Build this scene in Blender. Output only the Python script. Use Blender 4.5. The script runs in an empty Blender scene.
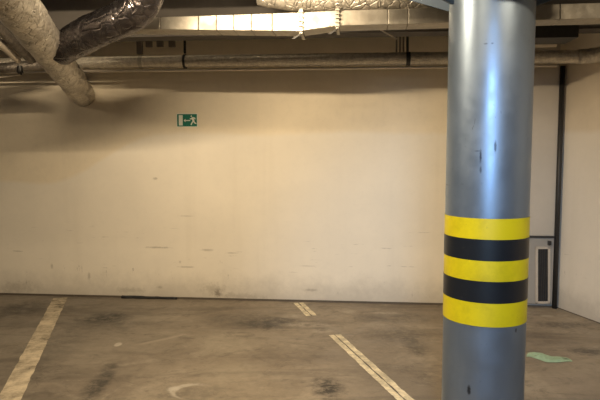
import bpy, bmesh, math, random
from mathutils import Vector, Matrix, noise
random.seed(7)
C = bpy.context.scene.collection
SC = bpy.context.scene
# ------------------------------------------------------------------ camera
F = 600.0; CAMZ = 1.5; PITCH = math.atan(48/600)
cd = bpy.data.cameras.new('camera'); cam = bpy.data.objects.new('camera', cd); C.objects.link(cam)
cam.location = (0, 0, CAMZ); cam.rotation_euler = (math.pi/2-PITCH, 0, 0)
cd.sensor_width = 36; cd.lens = 36*F/600; cd.clip_end = 100; cd.clip_start = .05
SC.camera = cam
def ray(px, py):
    x, y, z = px-300, -(py-200), F
    c, s = math.cos(PITCH), math.sin(PITCH)
    return Vector((x, z*c+y*s, -z*s+y*c))
O = Vector((0, 0, CAMZ))
def onz(px, py, z=0.0):
    r = ray(px, py); t = (z-CAMZ)/r.z
    return O + r*t
# ------------------------------------------------------------------ room frame
A = onz(0, 294.5); B = onz(557, 307.5)
U = (B-A); U.z = 0; U.normalize()              # along the back wall, to the right
N = Vector((U.y, -U.x, 0))                     # into the room
if N.y > 0: N = -N
RD = Vector((135-300, F/math.cos(PITCH)*1.0, 0)); RD.normalize()   # direction the bays and right wall run
CORNER = B.copy()
RN = Vector((-RD.y, RD.x, 0))                  # right wall's normal, into the room
def onw(px, py, off=0.0):                      # point measured on the plane parallel to back wall
    r = ray(px, py); p0 = CORNER + N*off
    t = (p0-O).dot(N)/r.dot(N)
    return O + r*t
def onr(px, py, off=0.0):
    r = ray(px, py); p0 = CORNER + RN*off
    return O + r*((p0-O).dot(RN)/r.dot(RN))
def aty(px, py, d):                            # point at ground distance d in front of the camera
    r = ray(px, py); return O + r*(d/r.y)
CEIL = 2.95
# ------------------------------------------------------------------ node helper
class NT:
    def __init__(s, name):
        s.m = bpy.data.materials.new(name); s.m.use_nodes = True
        s.t = s.m.node_tree; s.b = s.t.nodes['Principled BSDF']; s.o = s.t.nodes['Material Output']
        s.tc = s.t.nodes.new('ShaderNodeTexCoord')
    def n(s, ty, **k):
        d = s.t.nodes.new(ty)
        for a, v in k.items(): setattr(d, a, v)
        return d
    def put(s, sock, v):
        if hasattr(v, 'links') or isinstance(v, bpy.types.NodeSocket): s.t.links.new(v, sock)
        else: sock.default_value = v
    def L(s, a, b): s.t.links.new(a, b)
    def math(s, op, a, b=0.0, c=None, clamp=False):
        d = s.n('ShaderNodeMath', operation=op, use_clamp=clamp)
        s.put(d.inputs[0], a); s.put(d.inputs[1], b)
        if c is not None: s.put(d.inputs[2], c)
        return d.outputs[0]
    def map(s, v, a, b, c=0.0, e=1.0, smooth=True):
        d = s.n('ShaderNodeMapRange', interpolation_type='SMOOTHSTEP' if smooth else 'LINEAR')
        s.put(d.inputs[0], v)
        for i, q in enumerate((a, b, c, e)): d.inputs[i+1].default_value = q
        return d.outputs[0]
    def noise(s, scale, detail=4, rough=.6, vec=None, dist=0.0, sc=None, loc=(0, 0, 0)):
        v = vec if vec is not None else s.tc.outputs['Object']
        if sc or loc != (0, 0, 0):
            mp = s.n('ShaderNodeMapping'); s.L(v, mp.inputs[0]); mp.inputs['Scale'].default_value = sc or (1, 1, 1); mp.inputs['Location'].default_value = loc
            v = mp.outputs[0]
        d = s.n('ShaderNodeTexNoise'); s.L(v, d.inputs['Vector'])
        d.inputs['Scale'].default_value = scale; d.inputs['Detail'].default_value = detail
        d.inputs['Roughness'].default_value = rough; d.inputs['Distortion'].default_value = dist
        return d.outputs['Fac']
    def mix(s, f, a, b, mode='MIX'):
        d = s.n('ShaderNodeMix', data_type='RGBA', blend_type=mode)
        s.put(d.inputs[0], f)
        for i, v in ((6, a), (7, b)):
            if isinstance(v, tuple): v = (*v[:3], 1)
            s.put(d.inputs[i], v)
        return d.outputs[2]
    def blob(s, cx, cy, rx, ry, ang=0.0, warp=None, w=.0, soft=.6, coords=None):
        """1 inside an ellipse in object XY, 0 outside"""
        X, Y = coords
        a = s.math('SUBTRACT', X, cx); b = s.math('SUBTRACT', Y, cy)
        c, q = math.cos(ang), math.sin(ang)
        u = s.math('ADD', s.math('MULTIPLY', a, c/rx), s.math('MULTIPLY', b, q/rx))
        v = s.math('ADD', s.math('MULTIPLY', a, -q/ry), s.math('MULTIPLY', b, c/ry))
        d = s.math('SQRT', s.math('ADD', s.math('MULTIPLY', u, u), s.math('MULTIPLY', v, v)))
        if warp is not None: d = s.math('ADD', d, s.math('MULTIPLY', s.math('SUBTRACT', warp, .5), w))
        return s.map(d, 1-soft, 1+soft*.3, 1, 0)
    def bump(s, h, strength=.3, dist=.01):
        d = s.n('ShaderNodeBump'); d.inputs['Strength'].default_value = strength; d.inputs['Distance'].default_value = dist
        s.L(h, d.inputs['Height']); s.L(d.outputs[0], s.b.inputs['Normal'])
    def set(s, col=None, rough=None, metal=None):
        if col is not None: s.put(s.b.inputs['Base Color'], (*col[:3], 1) if isinstance(col, tuple) else col)
        if rough is not None: s.put(s.b.inputs['Roughness'], rough)
        if metal is not None: s.put(s.b.inputs['Metallic'], metal)
        return s.m
def simple(name, col, rough=.6, metal=0.0, var=.15, scale=20):
    n = NT(name)
    f = n.noise(scale, 5)
    c = n.mix(f, tuple(x*(1-var) for x in col), tuple(min(1, x*(1+var)) for x in col))
    n.set(c, rough, metal); return n.m
# ------------------------------------------------------------------ materials
def mat_wall(name, base, dirt=True, marks=()):  # dirt also switches on the painted lit zone
    n = NT(name)
    sep = n.n('ShaderNodeSeparateXYZ'); n.L(n.tc.outputs['Object'], sep.inputs[0]); Z = sep.outputs[2]; X = sep.outputs[0]
    a = n.noise(1.3, 6, .62)
    c = n.mix(n.map(a, .3, .7), tuple(x*.93 for x in base), tuple(min(1, x*1.04) for x in base))
    c = n.mix(n.math('MULTIPLY', n.map(n.noise(14, 6, .7), .45, .75), .10), c, (.45, .40, .33))
    if dirt:
        # cooler, whiter zone paints in the lit wall below the lamps' shadow edge
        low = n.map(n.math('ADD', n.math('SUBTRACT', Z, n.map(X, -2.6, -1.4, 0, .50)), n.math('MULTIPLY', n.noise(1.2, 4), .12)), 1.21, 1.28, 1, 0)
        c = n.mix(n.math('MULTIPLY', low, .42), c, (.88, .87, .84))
        # splash dirt toward the floor
        d1 = n.map(n.math('ADD', Z, n.math('MULTIPLY', n.noise(5, 6, .7), .35)), .16, .50, 1, 0)
        c = n.mix(n.math('MULTIPLY', d1, .50), c, (.34, .31, .27))
        # horizontal bumper scuffs
        sc = n.noise(7, 5, .65, sc=(.55, .55, 6))
        band = n.math('MULTIPLY', n.map(Z, .18, .35), n.map(Z, .62, .85, 1, 0))
        c = n.mix(n.math('MULTIPLY', n.math('MULTIPLY', n.map(sc, .64, .71), band), .40), c, (.25, .22, .19))
        # vertical faint roller marks
        c = n.mix(n.math('MULTIPLY', n.map(n.noise(3, 3, .5, sc=(2.2, 2.2, .12)), .52, .7), .10), c, (.6, .54, .44))
        if marks:
            wp = n.noise(22, 6, .78)
            for px, py, wx, wy, amt, w_ in marks:
                p = onw(px, py); k = 5.95/600
                m_ = n.blob(p.x, p.z, wx*k/2, wy*k/2, 0, wp, w_*1.8, .95, (X, Z))
                c = n.mix(n.math('MULTIPLY', m_, amt*.8), c, (.16, .13, .10))
        vs = n.noise(9, 5, .7, sc=(1.6, 1.6, .5), loc=(3.3, 0, 0))
        b2 = n.math('MULTIPLY', n.map(Z, .05, .1), n.map(Z, .3, .5, 1, 0))
        c = n.mix(n.math('MULTIPLY', n.math('MULTIPLY', n.map(vs, .64, .74), b2), .6), c, (.16, .14, .13))
    n.set(c, .75); n.bump(n.noise(60, 5), .12, .004)
    return n.m
M = {}
CD = 3.1; CXc = .3135*CD-.003; R0 = .2095
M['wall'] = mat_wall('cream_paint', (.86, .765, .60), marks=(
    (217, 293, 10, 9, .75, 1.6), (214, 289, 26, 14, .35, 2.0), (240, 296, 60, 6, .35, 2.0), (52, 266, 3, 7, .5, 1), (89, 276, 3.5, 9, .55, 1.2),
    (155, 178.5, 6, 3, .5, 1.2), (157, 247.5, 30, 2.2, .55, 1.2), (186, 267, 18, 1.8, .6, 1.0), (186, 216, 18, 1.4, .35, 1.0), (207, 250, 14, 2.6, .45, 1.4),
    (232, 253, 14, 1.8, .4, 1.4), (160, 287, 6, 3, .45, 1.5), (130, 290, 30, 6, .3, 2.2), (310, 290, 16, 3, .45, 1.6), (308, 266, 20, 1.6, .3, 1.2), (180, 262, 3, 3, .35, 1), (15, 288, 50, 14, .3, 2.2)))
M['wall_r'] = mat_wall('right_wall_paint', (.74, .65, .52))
M['pier'] = mat_wall('shaded_pier_paint', (.56, .51, .44), dirt=False)  # base colour darkened for the column's shadow on this strip
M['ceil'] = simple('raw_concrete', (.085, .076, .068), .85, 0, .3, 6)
M['dark'] = simple('black_rubber', (.02, .02, .022), .6, 0, .3, 30)
M['bracket'] = simple('bracket_paint', (.19, .165, .14), .7, 0, .2)
M['darkmetal'] = simple('dark_metal', (.05, .048, .046), .5, .5, .3, 30)
M['trimd'] = simple('dark_skirting', (.11, .09, .07), .7, 0, .35, 12)
M['galv'] = None
def mat_galv():
    n = NT('galvanised_sheet')
    v = n.n('ShaderNodeTexVoronoi'); n.L(n.tc.outputs['Object'], v.inputs['Vector']); v.inputs['Scale'].default_value = 35
    f = n.noise(4, 6, .7)
    c = n.mix(f, (.34, .31, .26), (.56, .52, .44))
    oi = n.n('ShaderNodeObjectInfo')
    bw = n.n('ShaderNodeRGBToBW'); n.L(v.outputs['Color'], bw.inputs[0])
    c = n.mix(.10, c, bw.outputs[0])
    c = n.mix(n.math('MULTIPLY', oi.outputs['Random'], .35), c, (.30, .26, .21))
    n.set(c, n.map(n.noise(9, 5), .3, .7, .34, .6), .65)
    n.bump(n.noise(2.2, 3), .35, .03)
    return n.m
M['galv'] = mat_galv()
def mat_foil(name, lo, hi, rough=(.25, .5), metal=.85, sc=1.0, bs=.7):
    n = NT(name)
    w = n.noise(3*sc, 3, .5, dist=1.2)
    v = n.n('ShaderNodeTexVoronoi', feature='DISTANCE_TO_EDGE'); v.inputs['Scale'].default_value = 16*sc
    mp = n.n('ShaderNodeVectorMath', operation='ADD'); n.L(n.tc.outputs['Object'], mp.inputs[0])
    nn = n.n('ShaderNodeTexNoise'); nn.inputs['Scale'].default_value = 9*sc; n.L(n.tc.outputs['Object'], nn.inputs['Vector'])
    sc_ = n.n('ShaderNodeVectorMath', operation='SCALE'); n.L(nn.outputs['Color'], sc_.inputs[0]); sc_.inputs['Scale'].default_value = .12/sc
    n.L(sc_.outputs[0], mp.inputs[1]); n.L(mp.outputs[0], v.inputs['Vector'])
    crease = n.map(v.outputs['Distance'], 0, .12, 1, 0)
    f = n.noise(11*sc, 6, .7)
    c = n.mix(n.map(f, .3, .7), lo, hi)
    c = n.mix(n.math('MULTIPLY', crease, .18), c, tuple(x*.45 for x in lo))
    n.set(c, n.map(n.noise(20*sc, 4), .3, .7, *rough), metal)
    h = n.math('ADD', n.math('MULTIPLY', crease, -.5), n.math('ADD', n.math('MULTIPLY', w, 1.2), n.math('MULTIPLY', n.noise(26*sc, 6, .7), .7)))
    n.bump(h, bs, .02/sc)
    return n.m
M['foil'] = mat_foil('crumpled_foil', (.50, .46, .40), (.78, .73, .64), (.32, .55), .6)
M['foil_dark'] = mat_foil('glossy_foil', (.07, .06, .065), (.20, .185, .19), (.14, .32), .95, .6, .35)
M['foil_brown'] = mat_foil('brown_foil', (.13, .115, .10), (.24, .21, .18), (.35, .55), .6, 2.0, .5)  # darker, browner foil for the slim and level pipes at far left
M['foil_pipe'] = mat_foil('foil_pipe_jacket', (.55, .50, .42), (.80, .74, .62), (.28, .45), .5, 2.0, .5)
M['conduit'] = simple('grey_conduit', (.60, .54, .46), .45, .3, .15)
def mat_column():
    n = NT('blue_grey_enamel')
    c = n.mix(n.map(n.noise(3, 5, .6, sc=(1, 1, .5)), .3, .7), (.23, .295, .39), (.28, .35, .45))
    c = n.mix(n.math('MULTIPLY', n.map(n.noise(45, 5, .7), .62, .75), .35), c, (.12, .14, .17))
    dr = n.noise(22, 4, .7, sc=(1, 1, .22))
    c = n.mix(n.math('MULTIPLY', n.map(dr, .70, .76), .7), c, (.035, .035, .04))
    sep = n.n('ShaderNodeSeparateXYZ'); n.L(n.tc.outputs['Object'], sep.inputs[0]); X, Z = sep.outputs[0], sep.outputs[2]
    wp = n.noise(40, 5, .75)
    for px, py, wx, wy, amt in ((482, 156, 2.5, 16, .8), (482, 170, 2.5, 8, .6), (495.5, 146, 2.5, 14, .7), (455, 187, 7, 2, .7), (487, 43, 5, 2, .5), (493, 43, 3, 2, .5),
                                (471, 393, 4, 12, .9), (518, 332, 2.5, 5, .7), (479, 151, 6, 2, .4), (508, 300, 3, 3, .3), (478, 221, 4, 6, .3)):
        p = aty(px, py, CD-R0); k = (CD-R0)/600
        m_ = n.blob(p.x, p.z, wx*k/2, wy*k/2, 0, wp, 1.6, .7, (X, Z))
        c = n.mix(n.math('MULTIPLY', m_, amt), c, (.03, .03, .035))
    n.set(c, n.map(n.noise(8, 5), .3, .7, .36, .46), .78)
    n.bump(n.noise(120, 3), .06, .003)
    return n.m
M['col'] = mat_column()
def mat_tape(name, col, rough):
    n = NT(name)
    c = n.mix(n.map(n.noise(7, 6, .7), .4, .75), col, tuple(x*.78 for x in col))
    c = n.mix(n.math('MULTIPLY', n.map(n.noise(40, 5, .7), .66, .74), .5), c, (.05, .045, .03))
    n.set(c, rough); return n.m
M['gusset'] = simple('dark_blue_enamel', (.07, .11, .17), .6, .1, .1)
M['yellow'] = mat_tape('yellow_tape', (.66, .54, .006), .45)
M['black'] = mat_tape('black_tape', (.008, .011, .016), .4)
M['cab'] = simple('grey_cabinet_enamel', (.36, .34, .31), .5, .1, .1, 8)
M['green'] = simple('sign_green', (.0, .17, .11), .4, 0, .1, 8)
M['white'] = simple('sign_white', (.82, .84, .74), .4, 0, .05, 8)
M['rag'] = simple('mint_plastic', (.36, .52, .36), .5, 0, .3, 25)
M['tube'] = simple('lamp_housing', (.6, .6, .58), .5, 0, .05)

# ------------------------------------------------------------------ mesh helpers
def obj(name, bm, m, parent=None, smooth=False, bevel=0, label=None):
    me = bpy.data.meshes.new(name)
    bmesh.ops.recalc_face_normals(bm, faces=bm.faces)
    bm.to_mesh(me); bm.free()
    if m: me.materials.append(m)
    if smooth:
        for p in me.polygons: p.use_smooth = True
    o = bpy.data.objects.new(name, me); C.objects.link(o)
    if parent:
        o.parent = parent; o.matrix_parent_inverse = Matrix.Translation(-parent.location) if parent.type == 'EMPTY' else Matrix()
    if bevel:
        b = o.modifiers.new('bevel', 'BEVEL'); b.width = bevel; b.segments = 2; b.limit_method = 'ANGLE'
    if label: o['label'] = label
    return o
def tag(o, label, cat, group=None):
    o['label'] = label; o['category'] = cat
    if group: o['group'] = group
    return o
def empty(name, loc, label, cat, group=None):
    o = bpy.data.objects.new(name, None); C.objects.link(o); o.location = loc; o.empty_display_size = .1
    return tag(o, label, cat, group)
def struct(name, bm, m, **k):
    o = obj(name, bm, m, **k); o['kind'] = 'structure'; return o
def prism(bm, pts, ext):
    """polygon pts (Vectors) extruded by vector ext"""
    a = [bm.verts.new(p) for p in pts]; b = [bm.verts.new(p+ext) for p in pts]
    bm.faces.new(a); bm.faces.new(b[::-1])
    for i in range(len(a)):
        j = (i+1) % len(a); bm.faces.new((a[i], a[j], b[j], b[i]))
    return bm
def obox(bm, c, ax, ay, az, sx, sy, sz):
    v = []
    for k in (-.5, .5):
        for i, j in ((-.5, -.5), (.5, -.5), (.5, .5), (-.5, .5)):
            v.append(bm.verts.new(c+ax*(i*sx)+ay*(j*sy)+az*(k*sz)))
    for f in ((0, 3, 2, 1), (4, 5, 6, 7), (0, 1, 5, 4), (1, 2, 6, 5), (2, 3, 7, 6), (3, 0, 4, 7)): bm.faces.new([v[i] for i in f])
    return bm
Zv = Vector((0, 0, 1))
def tube(bm, pts, r, seg=20, crumple=0.0, step=None, fr=6.0, ringamp=0.0, ringfreq=0, caps=True):
    """tube along a polyline (r number or list), optional crumpling"""
    pts = [Vector(p) for p in pts]
    rs = r if isinstance(r, (list, tuple)) else [r]*len(pts)
    P, R = [], []
    for i in range(len(pts)-1):
        l = (pts[i+1]-pts[i]).length; n = max(1, int(l/step)) if step else 1
        for k in range(n):
            t = k/n; P.append(pts[i].lerp(pts[i+1], t)); R.append(rs[i]*(1-t)+rs[i+1]*t)
    P.append(pts[-1]); R.append(rs[-1])
    rings = []; up = None; s = 0
    for i, p in enumerate(P):
        d = (P[min(i+1, len(P)-1)]-P[max(i-1, 0)]).normalized()
        if up is None:
            up = Zv if abs(d.z) < .9 else Vector((0, 1, 0))
            x = d.cross(up).normalized()
        else: x = (x - d*x.dot(d)).normalized()
        y = d.cross(x)
        if i: s += (p-P[i-1]).length
        ring = []
        for k in range(seg):
            a = 2*math.pi*k/seg; q = x*math.cos(a)+y*math.sin(a)
            rr = R[i]
            if crumple:
                w = p+q*rr
                nz = noise.noise(w*fr)+.6*noise.noise(w*fr*2.7)
                rid = 1-abs(noise.noise(w*fr*1.4+Vector((5, 1, 2))))*2
                rr += crumple*(nz*.7+rid*.35)
            if ringfreq: rr += ringamp*abs(math.sin(s*ringfreq+.6*noise.noise(p*3)))
            ring.append(bm.verts.new(p+q*rr))
        rings.append(ring)
    for a, b in zip(rings, rings[1:]):
        for k in range(seg):
            j = (k+1) % seg; bm.faces.new((a[k], a[j], b[j], b[k]))
    if caps: bm.faces.new(rings[0]); bm.faces.new(rings[-1][::-1])
    return bm
def arc(p0, p1, p2, n=8):
    return [((1-t)**2*p0+2*t*(1-t)*p1+t*t*p2) for t in [i/n for i in range(n+1)]]

# ------------------------------------------------------------------ the room
WL = CORNER - U*9.0                   # left end of the back wall
def wallpiece(p, q, z0, z1, outward, th=.2):
    bm = bmesh.new()
    prism(bm, [Vector((p.x, p.y, z0)), Vector((q.x, q.y, z0)), Vector((q.x, q.y, z1)), Vector((p.x, p.y, z1))], outward*th)
    return bm
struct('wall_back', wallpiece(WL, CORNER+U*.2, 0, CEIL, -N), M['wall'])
RB = CORNER - RD*9.5
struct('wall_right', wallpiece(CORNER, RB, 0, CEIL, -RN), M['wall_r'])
# floor -----------------------------------------------------------
def mat_floor():
    n = NT('worn_garage_floor')
    sep = n.n('ShaderNodeSeparateXYZ'); n.L(n.tc.outputs['Object'], sep.inputs[0]); X, Y = sep.outputs[0], sep.outputs[1]
    co = (X, Y)
    big = n.noise(.55, 6, .6, dist=.5); mid = n.noise(2.1, 7, .68, dist=.8); fine = n.noise(16, 7, .75)
    st = n.noise(1.6, 6, .65, sc=(.35, 1.5, 1), dist=.6)
    c = n.mix(n.map(big, .35, .65), (.27, .215, .155), (.42, .345, .25))
    c = n.mix(n.math('MULTIPLY', n.map(mid, .48, .66), .6), c, (.52, .44, .33))
    c = n.mix(n.math('MULTIPLY', n.map(st, .48, .66), .55), c, (.15, .12, .09))
    c = n.mix(n.math('MULTIPLY', n.map(fine, .42, .7), .28), c, (.12, .10, .08))
    warp = n.noise(5, 6, .7); warp2 = n.noise(13, 6, .75); wmix = n.math('ADD', n.math('MULTIPLY', warp, .55), n.math('MULTIPLY', n.noise(11, 8, .8, loc=(3, 3, 0)), .45))
    def st_(px, py, wx, wy, col, amt, ang=0.0, w=2.2, soft=.7, br=.8):
        nonlocal c
        p = onz(px, py); a = onz(px-wx/2, py); b = onz(px+wx/2, py); d = onz(px, py-wy/2); e = onz(px, py+wy/2)
        rx = (a-b).length/2; ry = (d-e).length/2
        m = n.blob(p.x, p.y, rx*1.15, ry*1.25, ang, wmix, w*1.25, soft, co)
        m = n.math('MULTIPLY', m, n.map(warp2, .36, .58, 1-br, 1))
        c = n.mix(n.math('MULTIPLY', m, min(.95, amt*1.35)), c, col)
    # dark oil and damp patches, light worn patches (measured on the floor)
    st_(110, 318, 50, 9, (.045, .042, .038), .75)
    st_(104, 322, 90, 18, (.09, .08, .065), .35)
    st_(20, 309, 50, 14, (.07, .06, .05), .5)
    st_(98, 385, 22, 40, (.06, .055, .05), .65)
    st_(272, 323, 55, 10, (.05, .042, .035), .7)
    st_(255, 320, 100, 14, (.10, .085, .07), .4)
    st_(328, 388, 30, 20, (.05, .045, .04), .7)
    st_(415, 345, 26, 18, (.06, .05, .04), .6)
    st_(395, 335, 70, 16, (.11, .09, .07), .45)
    st_(400, 318, 70, 10, (.10, .085, .07), .35)
    st_(590, 352, 40, 6, (.07, .06, .05), .6)
    st_(560, 325, 60, 6, (.12, .10, .08), .5)
    st_(50, 350, 60, 40, (.13, .115, .095), .35)
    st_(150, 318, 60, 8, (.42, .36, .27), .35)
    st_(225, 342, 60, 25, (.44, .38, .28), .35)
    st_(230, 372, 70, 20, (.46, .40, .30), .30)
    st_(190, 395, 90, 20, (.16, .14, .11), .4)
    st_(350, 345, 60, 30, (.36, .29, .21), .35)
    st_(480, 345, 200, 10, (.38, .32, .25), .25)
    st_(575, 385, 70, 30, (.36, .29, .22), .35)
    # two pale tyre streaks
    s0 = onz(132, 344); s1 = onz(185, 331)
    for (a0, a1, wd) in ((onz(120, 345), onz(166, 336), .03), (onz(133, 346), onz(190, 333), .035)):
        mid_ = (a0+a1)/2; dv = a1-a0
        m = n.blob(mid_.x, mid_.y, dv.length/2, wd, math.atan2(dv.y, dv.x), warp, .6, .6, co)
        c = n.mix(n.math('MULTIPLY', m, .45), c, (.55, .46, .34))
    a0, a1 = onz(126, 343), onz(180, 333); mid_ = (a0+a1)/2; dv = a1-a0
    m = n.blob(mid_.x, mid_.y-.03, dv.length/2, .05, math.atan2(dv.y, dv.x), warp, .6, .6, co)
    c = n.mix(n.math('MULTIPLY', m, .35), c, (.12, .10, .08))
    # pale chalky spots
    st_(118, 344.5, 7, 3.5, (.75, .66, .52), .9, 0, .8, .4, .2)
    for px, py, wx, wy in ((305, 325, 45, 5), (292, 316, 26, 4), (350, 312, 12, 2.5), (385, 313, 30, 2.5), (500, 322, 20, 3), (548, 316, 14, 2), (322, 331, 20, 4), (405, 398, 14, 8)):
        st_(px, py, wx, wy, (.55, .47, .36), .55, 0, 1.6, .6, .9)
    # chalky swirl
    p = onz(192, 391); ww = (onz(170, 391)-onz(214, 391)).length/2; hh = (onz(192, 383)-onz(192, 400)).length/2
    o_ = n.blob(p.x, p.y, ww, hh, 0, warp, .35, .12, co); i_ = n.blob(p.x+.02, p.y-.02, ww*.9, hh*.86, 0, warp, .35, .12, co)
    leftm = n.map(X, p.x-.02, p.x+ww*.8, 1, .1)
    ring = n.math('MULTIPLY', n.math('SUBTRACT', o_, i_, clamp=True), leftm)
    ring = n.math('MULTIPLY', ring, n.map(warp2, .35, .5, .35, 1))
    c = n.mix(n.math('MULTIPLY', ring, .55), c, (.72, .66, .55))
    st_(174, 389, 12, 6, (.66, .60, .50), .6, 0, 1.5, .6, .9)
    # fine cracks
    v = n.n('ShaderNodeTexVoronoi', feature='DISTANCE_TO_EDGE'); v.inputs['Scale'].default_value = 1.1
    mp = n.n('ShaderNodeVectorMath', operation='ADD'); n.L(n.tc.outputs['Object'], mp.inputs[0])
    nn = n.n('ShaderNodeTexNoise'); nn.inputs['Scale'].default_value = 3; nn.inputs['Detail'].default_value = 6; n.L(n.tc.outputs['Object'], nn.inputs['Vector'])
    sc_ = n.n('ShaderNodeVectorMath', operation='SCALE'); n.L(nn.outputs['Color'], sc_.inputs[0]); sc_.inputs['Scale'].default_value = .8
    n.L(sc_.outputs[0], mp.inputs[1]); n.L(mp.outputs[0], v.inputs['Vector'])
    cr = n.math('MULTIPLY', n.map(v.outputs['Distance'], .0, .012, 1, 0), n.map(n.noise(.9, 3), .5, .6))
    c = n.mix(n.math('MULTIPLY', cr, .22), c, (.07, .06, .05))
    g1 = n.noise(3.6, 8, .75, sc=(1, 1.3, 1), dist=1.4, loc=(7, 2, 0))
    c = n.mix(n.math('MULTIPLY', n.map(g1, .52, .66), .42), c, (.10, .085, .065))
    g2 = n.noise(5.5, 8, .78, sc=(.8, 1.6, 1), dist=.9, loc=(1, 9, 0))
    c = n.mix(n.math('MULTIPLY', n.map(g2, .56, .70), .30), c, (.60, .52, .40))
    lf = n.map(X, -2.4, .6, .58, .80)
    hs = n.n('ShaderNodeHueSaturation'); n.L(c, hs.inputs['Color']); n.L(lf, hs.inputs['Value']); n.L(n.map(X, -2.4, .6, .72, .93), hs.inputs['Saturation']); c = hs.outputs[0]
    n.set(c, n.map(mid, .35, .7, .42, .72)); n.b.inputs['Specular IOR Level'].default_value = .35
    n.bump(n.math('ADD', fine, n.math('MULTIPLY', cr, -2)), .25, .004)
    return n.m
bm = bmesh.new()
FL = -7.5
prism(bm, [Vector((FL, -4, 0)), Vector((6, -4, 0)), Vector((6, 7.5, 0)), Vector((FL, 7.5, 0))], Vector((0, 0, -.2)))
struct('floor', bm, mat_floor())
bm = bmesh.new()
prism(bm, [Vector((FL, -4, CEIL)), Vector((6, -4, CEIL)), Vector((6, 7.5, CEIL)), Vector((FL, 7.5, CEIL))], Vector((0, 0, .2)))
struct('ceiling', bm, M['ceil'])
# dark skirting seam along both walls
def skirting(name, p, q, nrm, h, th):
    bm = bmesh.new(); prism(bm, [p, q, q+Zv*h, p+Zv*h], nrm*th); struct(name, bm, M['trimd'])
skirting('baseboard_back', WL, CORNER-U*.02, N, .018, .01)
skirting('baseboard_right', CORNER, RB, RN, .005, .006)
# downstand beams (blocker_beam is a hidden light blocker): one against the ceiling on the left, one over the column
bm = bmesh.new()
b0 = aty(-300, -5, 4.3); 
def beam(name, pa, pb, w, z0, z1, m=M['ceil']):
    bm = bmesh.new(); d = (pb-pa); d.z = 0; d.normalize(); s = Vector((-d.y, d.x, 0))
    c = (pa+pb)/2; c.z = (z0+z1)/2
    obox(bm, c, d, s, Zv, (pb-pa).length, w, z1-z0); return struct(name, bm, m)
e0 = CORNER+N*.9-U*9; e1 = CORNER+N*.9+U*.0
beam('blocker_beam', e0, e1, .20, 2.45, CEIL)  # hidden behind the duct, deepened to block lamp light passing over it
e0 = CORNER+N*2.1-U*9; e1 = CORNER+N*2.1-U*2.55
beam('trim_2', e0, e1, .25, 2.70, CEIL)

# ------------------------------------------------------------------ painted bay lines
def mat_line(name, col, seed, wear=.5):
    n = NT(name)
    a = n.noise(9, 7, .75, loc=(seed, 0, 0)); b = n.noise(2.0, 4, .6, loc=(seed*2, 1, 0)); f = n.noise(50, 5, .7)
    c = n.mix(n.map(n.math('ADD', a, n.math('MULTIPLY', b, .6)), .62, .95), col, tuple(x*.52 for x in col))
    n.set(c, .65)
    al = n.map(n.math('ADD', n.math('MULTIPLY', a, .6), n.math('ADD', n.math('MULTIPLY', b, .6), n.math('MULTIPLY', f, .3))), .86-wear*.1, .98-wear*.1, 1, .25)
    n.L(al, n.b.inputs['Alpha'])
    return n.m
ml = mat_line('worn_line_paint', (.62, .53, .39), 1.3, .45); ml2 = mat_line('cream_line_paint', (.95, .83, .58), 4.1, .1)
def strip(name, p0, p1, w0, w1, m, label, seed, z=.0025, parent=None):
    """worn painted strip from p0 to p1 with ragged edges"""
    d = (p1-p0); L_ = d.length; d.normalize(); s = Vector((-d.y, d.x, 0)); n_ = max(8, int(L_/.02)); bm = bmesh.new(); prev = None
    for i in range(n_+1):
        t = i/n_; p = p0+d*(t*L_); w = (w0*(1-t)+w1*t)/2
        j1 = noise.noise(Vector((t*L_*9, seed, 0)))*.008+noise.noise(Vector((t*L_*34, seed, 2)))*.004
        j2 = noise.noise(Vector((t*L_*9, seed+9, 0)))*.008+noise.noise(Vector((t*L_*34, seed+9, 2)))*.004
        a = bm.verts.new(p+s*(w+j1)+Zv*z); b = bm.verts.new(p-s*(w+j2)+Zv*z)
        if prev: bm.faces.new((prev[0], a, b, prev[1]))
        prev = (a, b)
    o = obj(name, bm, m, parent=parent)
    if label: tag(o, label, 'floor marking')
    return o
def gy(px, py): return onz(px, py)
p0, p1 = gy(60.5, 298), gy(8, 402)
strip('bay_line', p0, p0+(p1-p0)*1.6, .138, .142, ml, 'single worn pale bay line on the floor left of the photo', 2)
# double line: two strips, broken where the screed is patched; built as two things (far piece, near piece)
def cross(px, py, k): return gy(px, py)
def double(pa, pb, label, seed):
    root = empty('bay_line', (pa+pb)/2, label, 'floor marking')
    d = (pb-pa).normalized(); s = Vector((-d.y, d.x, 0))
    strip('paint_strip', pa+s*.029, pb+s*.029, .046, .046, ml2, None, seed, parent=root)
    strip('paint_strip', pa-s*.027, pb-s*.027, .044, .046, ml2, None, seed+3, parent=root)
    gp = strip('gap_line', pa, pb, .007, .007, M['trimd'], None, seed+5, z=.002, parent=root)
double(gy(298.2, 303), gy(311.5, 316), 'short far stub of the double cream bay line against the back wall', 11)
pa, pb = gy(334.5, 335), gy(405, 400); double(pa, pa+(pb-pa)*1.05, 'long near stretch of double cream bay line left of the column', 15)

# ------------------------------------------------------------------ steel column

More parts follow.
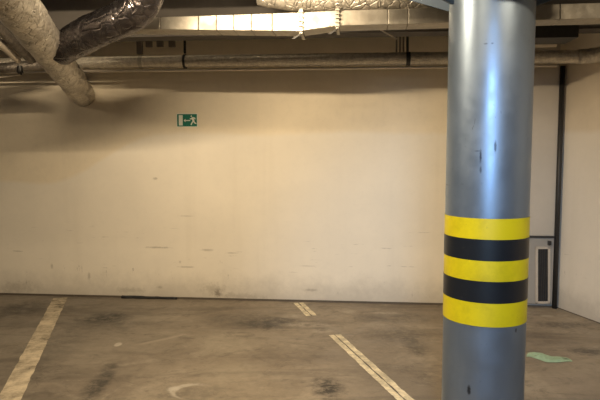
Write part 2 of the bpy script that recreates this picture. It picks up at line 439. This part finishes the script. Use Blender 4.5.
col = empty('steel_column', (CXc, CD, 0), 'blue-grey round steel column wrapped with yellow and black hazard bands', 'column')
def cyl(bm, r, z0, z1, seg=96):
    tube(bm, [Vector((CXc, CD, z0)), Vector((CXc, CD, z1))], r, seg); return bm
bm = bmesh.new(); tube(bm, [Vector((CXc, CD, z)) for z in (0, CEIL)], R0, 96, caps=False)
sh = obj('shaft', bm, M['col'], col, smooth=True); 
def capfix(o):
    for p in o.data.polygons:
        if abs(p.normal.z) > .7: p.use_smooth = False
capfix(sh)
def zat(py): return aty(489, py, CD-R0).z           # front of the column
edges = [219.0, 240.2, 261.2, 282.2, 303.6, 327.5]
zs = [zat(y) for y in edges]
for i in range(5):
    bm = bmesh.new(); r = R0+.002+(.0008 if i % 2 else 0)
    tube(bm, [Vector((CXc, CD, zs[i+1]-(.001 if i % 2 else 0))), Vector((CXc, CD, zs[i]+(.001 if i % 2 else 0)))], r, 96, caps=False)
    o = obj('hazard_band', bm, M['yellow'] if i % 2 == 0 else M['black'], col, smooth=True, label=('yellow' if i % 2 == 0 else 'black')+' hazard band'); capfix(o)
# capital: round collar, gusset plates flaring out to a head plate
HZ = 2.48
bm = bmesh.new(); cyl(bm, R0+.30, HZ, HZ+.03, 64); obj('head_plate', bm, M['col'], col)
for k in range(8):
    a = math.radians(22.5+180+45*k-11); d = Vector((math.cos(a), math.sin(a), 0)); t = Vector((-d.y, d.x, 0))
    c0 = Vector((CXc, CD, 0)); bm = bmesh.new()
    pts = [c0+d*(R0-.01)+Zv*2.235, c0+d*(R0+.012)+Zv*2.235, c0+d*(R0+.29)+Zv*2.345, c0+d*(R0+.27)+Zv*HZ, c0+d*(R0-.01)+Zv*HZ]
    prism(bm, [p-t*.008 for p in pts], t*.016); obj('gusset_plate', bm, M['gusset'], col, bevel=.002)
bm = bmesh.new(); obox(bm, Vector((CXc, CD, (HZ+.03+CEIL)/2)), U, N, Zv, 1.5, 1.5, CEIL-HZ-.03); struct('shading_drop_panel', bm, M['ceil'])  # unseen drop panel, widened to keep lamp light off the duct's right end

# ------------------------------------------------------------------ exit sign
def sp(px, py, off=.0): return onw(px, py, off)
s0 = sp(187.2, 120.3)
sign = empty('exit_sign', s0, 'small green emergency exit sign with running figure on back wall', 'sign')
SW, SH = (sp(197, 120)-sp(177.3, 120)).length, .122
def sr(bm, u0, v0, u1, v1, off, th=.001):   # rectangle in sign coords (0..1)
    P = lambda u, v: s0+U*((u-.5)*SW)+Zv*((.5-v)*SH)+N*off
    prism(bm, [P(u0, v0), P(u1, v0), P(u1, v1), P(u0, v1)], N*th); return bm
def spoly(bm, pts, off, th=.001):
    prism(bm, [s0+U*((u-.5)*SW)+Zv*((.5-v)*SH)+N*off for u, v in pts], N*th); return bm
bm = sr(bmesh.new(), -.035, -.05, 1.035, 1.05, .0005, .004); obj('backing_panel', bm, M['white'], sign)
bm = sr(bmesh.new(), 0, 0, 1, 1, .0045); obj('green_face', bm, M['green'], sign)
bm = sr(bmesh.new(), .08, .08, .28, .92, .0055); obj('door_symbol', bm, M['white'], sign)
bm = bmesh.new(); sr(bm, .36, .48, .66, .56, .0055); spoly(bm, [(.33, .52), (.42, .38), (.42, .66)], .0055); obj('arrow_symbol', bm, M['white'], sign)
bm = bmesh.new()
def limb(a, b, w):
    a = Vector(a); b = Vector(b); d = Vector(((b.x-a.x)*SW, (b.y-a.y)*SH)).normalized(); q = Vector((-d.y, d.x)); q = Vector((q.x*w/SW, q.y*w/SH))
    spoly(bm, [tuple(a+q), tuple(b+q), tuple(b-q), tuple(a-q)], .0055)
limb((.77, .26), (.83, .58), .011)      # torso
limb((.77, .32), (.68, .42), .005); limb((.68, .42), (.66, .34), .005)
limb((.79, .32), (.88, .30), .005); limb((.88, .30), (.91, .42), .005)
limb((.83, .56), (.75, .70), .0065); limb((.75, .70), (.70, .88), .006)
limb((.83, .56), (.90, .74), .0065); limb((.90, .74), (.97, .76), .006)
spoly(bm, [(.72+.035*math.cos(a), .17+.06*math.sin(a)) for a in [i*math.pi/5 for i in range(10)]], .0055)
obj('running_figure', bm, M['white'], sign)

# ------------------------------------------------------------------ rectangular sheet duct
OD = 1.55                                   # front face distance from the wall
duct = empty('ventilation_duct', onw(300, 25, OD), 'rectangular galvanised ventilation duct running under the ceiling across the bay', 'duct')
DEP = .20
def dsec(name, xa, ta, ba, xb, tb, bb, m=M['galv'], dep=DEP, label=None):
    pts = [onw(xa, ta, OD), onw(xb, tb, OD), onw(xb, bb, OD), onw(xa, ba, OD)]
    bm = bmesh.new(); prism(bm, pts, -N*dep); return obj(name, bm, m, duct, bevel=.004, label=label)
xs = [76, 105, 133, 160, 198, 216, 233.5, 251, 272, 301]
def tL(x): return 17.2+(x-155)*(12.2-17.2)/146
def bL(x): return 29.4+(x-155)*(31.2-29.4)/146
for i in range(len(xs)-1):
    a, b = xs[i], xs[i+1]
    dsec('duct_panel', a+.35, tL(a), bL(a), b, tL(b), bL(b))
dsec('duct_reducer', 301, 12.2, 31.0, 337, 10.4, 26.0)
for a, b in ((337, 388), (388, 408), (408, 470), (470, 560), (560, 712)):
    f = lambda x: 10.4-(x-337)*.030
    g = lambda x: 25.8-(x-337)*.028
    dsec('duct_panel', a+.35, f(a), g(a), b, f(b), g(b))
for x, t, b in ((301, 8.5, 33.5), (337.5, 7.5, 28.5)):
    pt, pb = onw(x, t, OD+.02), onw(x, b, OD+.02); bm = bmesh.new()
    prism(bm, [pt-U*.012, pt+U*.012, pb+U*.012, pb-U*.012], -N*(DEP+.04))
    for k in range(5):
        q = pt.lerp(pb, .12+.19*k); obox(bm, q+N*.008, U, N, Zv, .034, .010, .012)
    fl = obj('flange', bm, M['galv'], duct, bevel=.002)
    bm = bmesh.new(); q = pb+N*.0; prism(bm, [q-U*.006, q+U*.006, q+U*.006-U*.05-Zv*.035, q-U*.018-U*.05-Zv*.035], -N*.02); obj('clamp', bm, M['darkmetal'], duct)
# foil wrapped round duct above and in front of it
FO = 1.42
def rz(x, z): 
    p = onw(x, 5, FO); p.z = z; return p
zc = onw(320, 11, OD).z
pts = [rz(258, zc+.155), rz(292, zc+.138), rz(335, zc+.138), rz(452, zc+.138)]
bm = tube(bmesh.new(), pts, [.07, .105, .118, .118], 28, .008, .04, 5)
fd = obj('round_duct', bm, M['foil'], None, smooth=True); tag(fd, 'fat foil-wrapped round duct tight under the ceiling above the sheet duct', 'duct')

a_, b_ = onw(455, 30, .9), onw(572, 28, .9)
beam('dark_filler', a_, b_, .3, a_.z-.10, a_.z+.10, M['darkmetal'])  # guessed dark box, added to fill the dark gap right of the column
# ------------------------------------------------------------------ long foil pipe below
PO = .42
pipe = empty('insulated_pipe', onw(300, 60, PO), 'long thin foil-jacketed pipe running along the top of the back wall', 'pipe')
def py_(x): return 62.6-(x-80)*.0118
pts = [onw(x, py_(x), PO) for x in (-200, 40, 240, 440, 580)]
bm = tube(bmesh.new(), pts, .056, 24, .0035, .02, 16); obj('pipe_jacket', bm, M['foil_pipe'], pipe, smooth=True)
for x in (141.5, 408):
    c = onw(x, py_(x), PO); bm = tube(bmesh.new(), [c-U*.018, c+U*.018], .061, 24); obj('jacket_band', bm, M['darkmetal'] if x > 300 else M['galv'], pipe, smooth=False)
c = onw(580, py_(580), PO)
k = (.42-.085*RN.dot(N))/(-RD.dot(N)); kp = CORNER-RD*k+RN*.085; kp.z = c.z
bm = tube(bmesh.new(), [c]+arc(kp-U*.10, kp, kp-RD*.14, 7)+[kp-RD*.5], .064, 20, .006, .02, 12); obj('elbow', bm, M['foil_pipe'], pipe, smooth=True)
pts = [onw(x, py_(x)+8.6, PO) for x in (-200, 240, 440, 557)]
bm = tube(bmesh.new(), pts, .013, 10); tag(obj('conduit', bm, M['conduit'], smooth=True), 'thin pale conduit strung just under the long foil pipe', 'conduit')
# short pipe stub to the right of the column
pts = [onw(470, 44.5, .6), onw(556, 43, .6)]
bm = tube(bmesh.new(), pts, .034, 18); tag(obj('pipe', bm, M['conduit'], smooth=True), 'short pale pipe above the foil pipe right of the column', 'pipe')
# hangers
def strap(name, pa, pb, w, m, label, ring=None, rr=.059):
    bm = bmesh.new(); d = pb-pa; L_ = d.length; 
    obox(bm, (pa+pb)/2, U, N, Zv, w, .006, L_)
    r = empty(name, Vector(pb), label, 'hanger'); obj('strap', bm, m, r)
    if ring is not None:
        bm = bmesh.new(); N_ = 28; vs = []
        for k in range(N_):
            a = 2*math.pi*k/N_; q = N*math.cos(a)+Zv*math.sin(a)
            vs.append([bm.verts.new(ring+q*r_+U*s_) for r_, s_ in ((rr, -w/2), (rr, w/2), (rr+.005, w/2), (rr+.005, -w/2))])
        for k in range(N_):
            a, b = vs[k], vs[(k+1) % N_]
            for i in range(4): bm.faces.new((a[i], a[(i+1) % 4], b[(i+1) % 4], b[i]))
        obj('pipe_ring', bm, m, r)
    return r
def topz(p, z=CEIL): return Vector((p.x, p.y, z))
for x, w, m, lb in ((185, .022, M['dark'], 'black strap hanger holding the foil pipe below the sheet duct'),):
    c = onw(x, py_(x), PO); strap('pipe_hanger', topz(c), c+Zv*.07, w, m, lb, c)
# bracket with plate on the left of the strap
c = onw(140, py_(140), PO)
br = empty('pipe_bracket', c, 'grey bracket with flat arm and plates above the foil pipe left of the black strap', 'bracket')
bm = bmesh.new(); obox(bm, Vector((c.x, c.y, (c.z+.07+CEIL)/2)), U, N, Zv, .05, .04, CEIL-c.z-.07); obj('post', bm, M['bracket'], br)
a_, b_ = onw(141, 36.5, PO), onw(183, 34.5, PO); bm = bmesh.new(); obox(bm, (a_+b_)/2, U, N, Zv, (b_-a_).length, .04, .018); obj('arm', bm, M['bracket'], br)
for x in (149, 160, 172):
    q = onw(x, 42.5, PO); bm = bmesh.new(); obox(bm, q+Zv*.0, U, N, Zv, .06, .03, .085); obj('plate', bm, M['bracket'], br, bevel=.004)
# cables by the right end
for i, x in enumerate((396.5, 400, 403.5, 407.5)):
    p = onw(x, 53.5 if i < 3 else 55, .30); t = topz(onw(x, 20, .30)); bm = tube(bmesh.new(), [p-Zv*.02, t], .008 if i < 3 else .012, 8)
    tag(obj('riser_cable', bm, M['darkmetal'] if i == 3 else M['bracket'], smooth=True), ('dark riser cable in the row of four dropping behind the foil pipe', 'thickest riser cable, rightmost in the row of four')[i == 3], 'cable', 'riser cables behind the pipe' if i < 3 else None)
p, q = onw(352, 14, 1.12), onw(397, 39, 1.05); bm = tube(bmesh.new(), [p, q], .006, 8)
tag(obj('tie_rod', bm, M['conduit'], smooth=True), 'thin pale rod slanting down from the sheet duct to the riser cables', 'rod')

# ------------------------------------------------------------------ big foil pipe upper left
e = onw(84, 96, -.05)
nr = aty(8, -6, 3.4); nr2 = nr+(nr-e)*.55
dd = (nr-e); dn = dd.normalized()
bm = tube(bmesh.new(), [nr2, nr, e], [.132, .130, .116], 48, .009, .02, 7)
for v in bm.verts:
    a_ = (v.co-e).dot(dn); ax = e+dn*a_; rad = v.co-ax
    k_ = noise.noise(Vector((a_*11, rad.x*4, rad.z*4)))
    v.co += rad.normalized()*(-.012*max(0, k_-.15)*2.5 + .004*noise.noise(v.co*22))
for v in bm.verts:
    q = (v.co-CORNER).dot(N)
    if q < .002: v.co += dn*((.002-q)/dn.dot(N))
tag(obj('insulated_pipe', bm, M['foil'], smooth=True), 'fat crumpled foil-wrapped pipe slanting down to the back wall, upper left', 'pipe')
# glossy elbow duct rising to the right
a = aty(61, 49, 4.42); b = aty(92, 32, 4.22); c1 = aty(122, 19, 4.12); k1 = aty(152, 6, 4.02); c2 = aty(150, -32, 4.0)
pts = [a, b, c1]+arc(c1, k1, c2, 9)[1:]
top = Vector((c2.x, c2.y, CEIL)); 
bm = tube(bmesh.new(), pts+[top] if top.z > c2.z+.03 else pts, .117, 40, .010, .025, 6)
for v in bm.verts: v.co.z = min(v.co.z, CEIL-.003)
tag(obj('flexible_duct', bm, M['foil_dark'], smooth=True), 'shiny dark foil flexible duct bending up to the ceiling, right of the fat pipe', 'duct')
# slim pipes far left
def spipe(name, pts, r, m, label, cat='pipe'):
    bm = tube(bmesh.new(), pts, r, 14, .002, .04, 9); return tag(obj(name, bm, m, smooth=True), label, cat)
spipe('insulated_pipe', [aty(-20, 10, 4.2), aty(32, 60, 4.9)], .038, M['foil_brown'], 'slim foil pipe slanting close under the fat crumpled pipe')
spipe('insulated_pipe', [aty(-20, 27, 4.3), aty(18, 60, 4.9)], .026, M['conduit'], 'slimmest pale pipe slanting at the left edge')
spipe('insulated_pipe', [aty(-60, 74, 5.25), aty(46, 64, 5.5)], .045, M['foil_brown'], 'dark level pipe crossing behind the fat crumpled pipe at left edge')
v = empty('shutoff_valve', aty(20, 71.5, 5.36), 'small dark shutoff valve with pale lever on the level pipe at the left edge', 'valve')
c = v.location.copy()
bm = tube(bmesh.new(), [c+Zv*.05, c-Zv*.01], [.022, .028], 14); obj('body', bm, M['darkmetal'], v)
bm = tube(bmesh.new(), [c-Zv*.01, c-Zv*.03], .018, 12); obj('bonnet', bm, M['darkmetal'], v)
bm = tube(bmesh.new(), [c-Zv*.025, aty(-8, 78.5, 5.0)], .007, 8); obj('lever', bm, M['conduit'], v)

# ------------------------------------------------------------------ corner pipe, pier, vent cabinet
q0 = CORNER+N*.03-U*.034
bm = tube(bmesh.new(), [Vector((q0.x, q0.y, 0)), Vector((q0.x, q0.y, 2.30))], .023, 16)
tag(obj('drain_pipe', bm, M['darkmetal'], smooth=True), 'dark vertical pipe in the corner of the back and right walls', 'pipe')
# cabinet on the wall at floor behind the column
cb0, cb1 = onw(520, 306), onw(550.6, 306)
w = (cb1-cb0).length; zt = onw(540, 237).z; cc = (cb0+cb1)/2; cc.z = 0
cab = empty('vent_cabinet', cc+N*.04, 'low grey metal cabinet with a dark slatted grille standing in the corner', 'cabinet')
bm = bmesh.new(); obox(bm, cc+N*.02+Zv*(.04+(zt-.04)/2), U, N, Zv, w, .04, zt-.04); obj('body', bm, M['cab'], cab, bevel=.004)
bm = bmesh.new(); obox(bm, cc+N*.03+Zv*(zt+.008), U, N, Zv, w, .06, .016); obj('top_edge', bm, M['darkmetal'], cab)
def cp(x, y, o): return onw(x, y, o)
xL, xR, yT, yB = 535.3, 550.0, 246.5, 303.5
fr = bmesh.new(); OO = .04
for (x0, x1, y0, y1) in ((xL, xL+2.4, yT, yB), (xR-2.4, xR, yT, yB), (xL, xR, yT, yT+2.4), (xL, xR, yB-2.4, yB)):
    prism(fr, [cp(x0, y0, OO), cp(x1, y0, OO), cp(x1, y1, OO), cp(x0, y1, OO)], N*.015)
gr = obj('grille_frame', fr, M['conduit'], cab, bevel=.002)
bm = bmesh.new(); prism(bm, [cp(xL+1, yT+1, OO), cp(xR-1, yT+1, OO), cp(xR-1, yB-1, OO), cp(xL+1, yB-1, OO)], N*.003); obj('grille_back', bm, M['dark'], cab)
for i in range(4):
    x = xL+3.9+i*2.25; a, b = cp(x, yT+2.4, OO), cp(x, yB-2.4, OO); bm = bmesh.new()
    dv = (U*.8+N*.6).normalized(); obox(bm, (a+b)/2+N*.009, dv, N.cross(Zv) if False else dv.cross(Zv), Zv, .009, .002, (a-b).length)
    obj('grille_slat', bm, M['darkmetal'], cab)
bm = bmesh.new(); q = cp(549.5, 243, .06); obox(bm, q, U, N, Zv, .025, .04, .04); obj('latch', bm, M['darkmetal'], cab)
# pier (slightly proud strip of wall above the cabinet, right of the column)
a_, b_ = onw(505, 306), onw(551, 306)
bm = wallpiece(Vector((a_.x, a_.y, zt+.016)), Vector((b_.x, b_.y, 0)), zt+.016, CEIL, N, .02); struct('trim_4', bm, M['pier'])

# ------------------------------------------------------------------ things on the floor
# flattened green plastic bag
p0, p1 = gy(527, 355), gy(572, 362); d = (p1-p0); L_ = d.length; d.normalize(); s = Vector((-d.y, d.x, 0)); bm = bmesh.new()
nx, ny = 26, 8; grid = []
for i in range(nx+1):
    t = i/nx; w = .07*math.sin(math.pi*min(1, .12+t*.9))**.6+.01
    row = []
    for j in range(ny+1):
        k = j/ny-.5; ed = noise.noise(Vector((t*6, j*.9, 3)))*.02
        h = .003+.016*(1-(2*k)**2)*abs(noise.noise(Vector((t*9, k*5, 1))))*2*math.sin(math.pi*t)
        row.append(bm.verts.new(p0+d*(t*L_+ed*.5)+s*(k*w*2+ed+.02*math.sin(t*9))+Zv*h))
    grid.append(row)
for i in range(nx):
    for j in range(ny): bm.faces.new((grid[i][j], grid[i+1][j], grid[i+1][j+1], grid[i][j+1]))
tag(obj('plastic_bag', bm, M['rag'], smooth=True), 'crumpled flat pale green plastic bag on the floor right of the column', 'bag')
# black rubber strip at the foot of the wall
a_, b_ = onw(122, 299, .03), onw(177, 300, .03); a_.z = b_.z = .013
g_ = [a_.lerp(b_, i/14)+N*(.012*noise.noise(Vector((i*.5, 0, 0)))) for i in range(15)]
for i, p in enumerate(g_): p.z = .012+.002*noise.noise(Vector((i*.6, 4, 0)))
bm = tube(bmesh.new(), [g+Zv*.0 for g in g_], [.013+.004*(i < 6) for i in range(15)], 10)
tag(obj('rubber_strip', bm, M['dark'], smooth=True), 'black rubber strip lying along the foot of the back wall', 'strip')

# ------------------------------------------------------------------ lights
def area(name, loc, rot, sx, sy, col, pw, spread=None):
    l = bpy.data.lights.new(name, 'AREA'); l.shape = 'RECTANGLE'; l.size = sx; l.size_y = sy; l.color = col; l.energy = pw
    if spread: l.spread = spread
    o = bpy.data.objects.new(name, l); C.objects.link(o); o.location = loc; o.rotation_euler = rot; return o
WARM = (1.0, .79, .52)
ua = math.atan2(U.y, U.x)
def tubelight(u_left, off, z, ln, pw, col=WARM, wd=.022, tilt=50):
    """fluorescent tube: distance left of the corner, off the wall, height"""
    p = CORNER-U*u_left+N*off
    return area('ceiling_or_fill_lamp', (p.x, p.y, z), (math.radians(tilt), 0, ua), ln, wd, col, pw)
def shadowz(off, zw): return 2.364+(2.364-zw)/1.55*(off-1.55)
tubelight(3.2, 3.3, shadowz(3.3, 2.045), 1.2, 92)
tubelight(2.45, 2.15, shadowz(2.15, 1.70), .5, 8)
tubelight(.5, 4.2, shadowz(4.2, 2.045), 1.0, 26, tilt=35)
tubelight(5.2, 3.6, 2.7, 1.2, 16, tilt=12)  # unseen fill lamp added to brighten the left of the back wall
tubelight(2.4, 4.6, 2.9, 1.2, 38, tilt=0)  # unseen downward lamp added to light the floor near the camera
# unseen cool spot added behind the camera for the column's blue highlight
def spot(loc, tgt, ang, blend, col, pw, size):
    l = bpy.data.lights.new('column_spot', 'SPOT'); l.energy = pw; l.color = col; l.spot_size = math.radians(ang); l.spot_blend = blend; l.shadow_soft_size = size
    o = bpy.data.objects.new('column_spot', l); C.objects.link(o); o.location = loc
    o.rotation_euler = (Vector(tgt)-Vector(loc)).to_track_quat('-Z', 'Y').to_euler(); return o
spot((.25, -.6, 2.1), (.99, 3.1, .9), 40, .8, (.42, .67, 1.0), 360, .34)
w = bpy.data.worlds.new('world'); SC.world = w; w.use_nodes = True
bg = w.node_tree.nodes['Background']; bg.inputs[0].default_value = (.75, .8, .9, 1); bg.inputs[1].default_value = .06
SC.view_settings.view_transform = 'Standard'; SC.view_settings.look = 'None'; SC.view_settings.exposure = 0
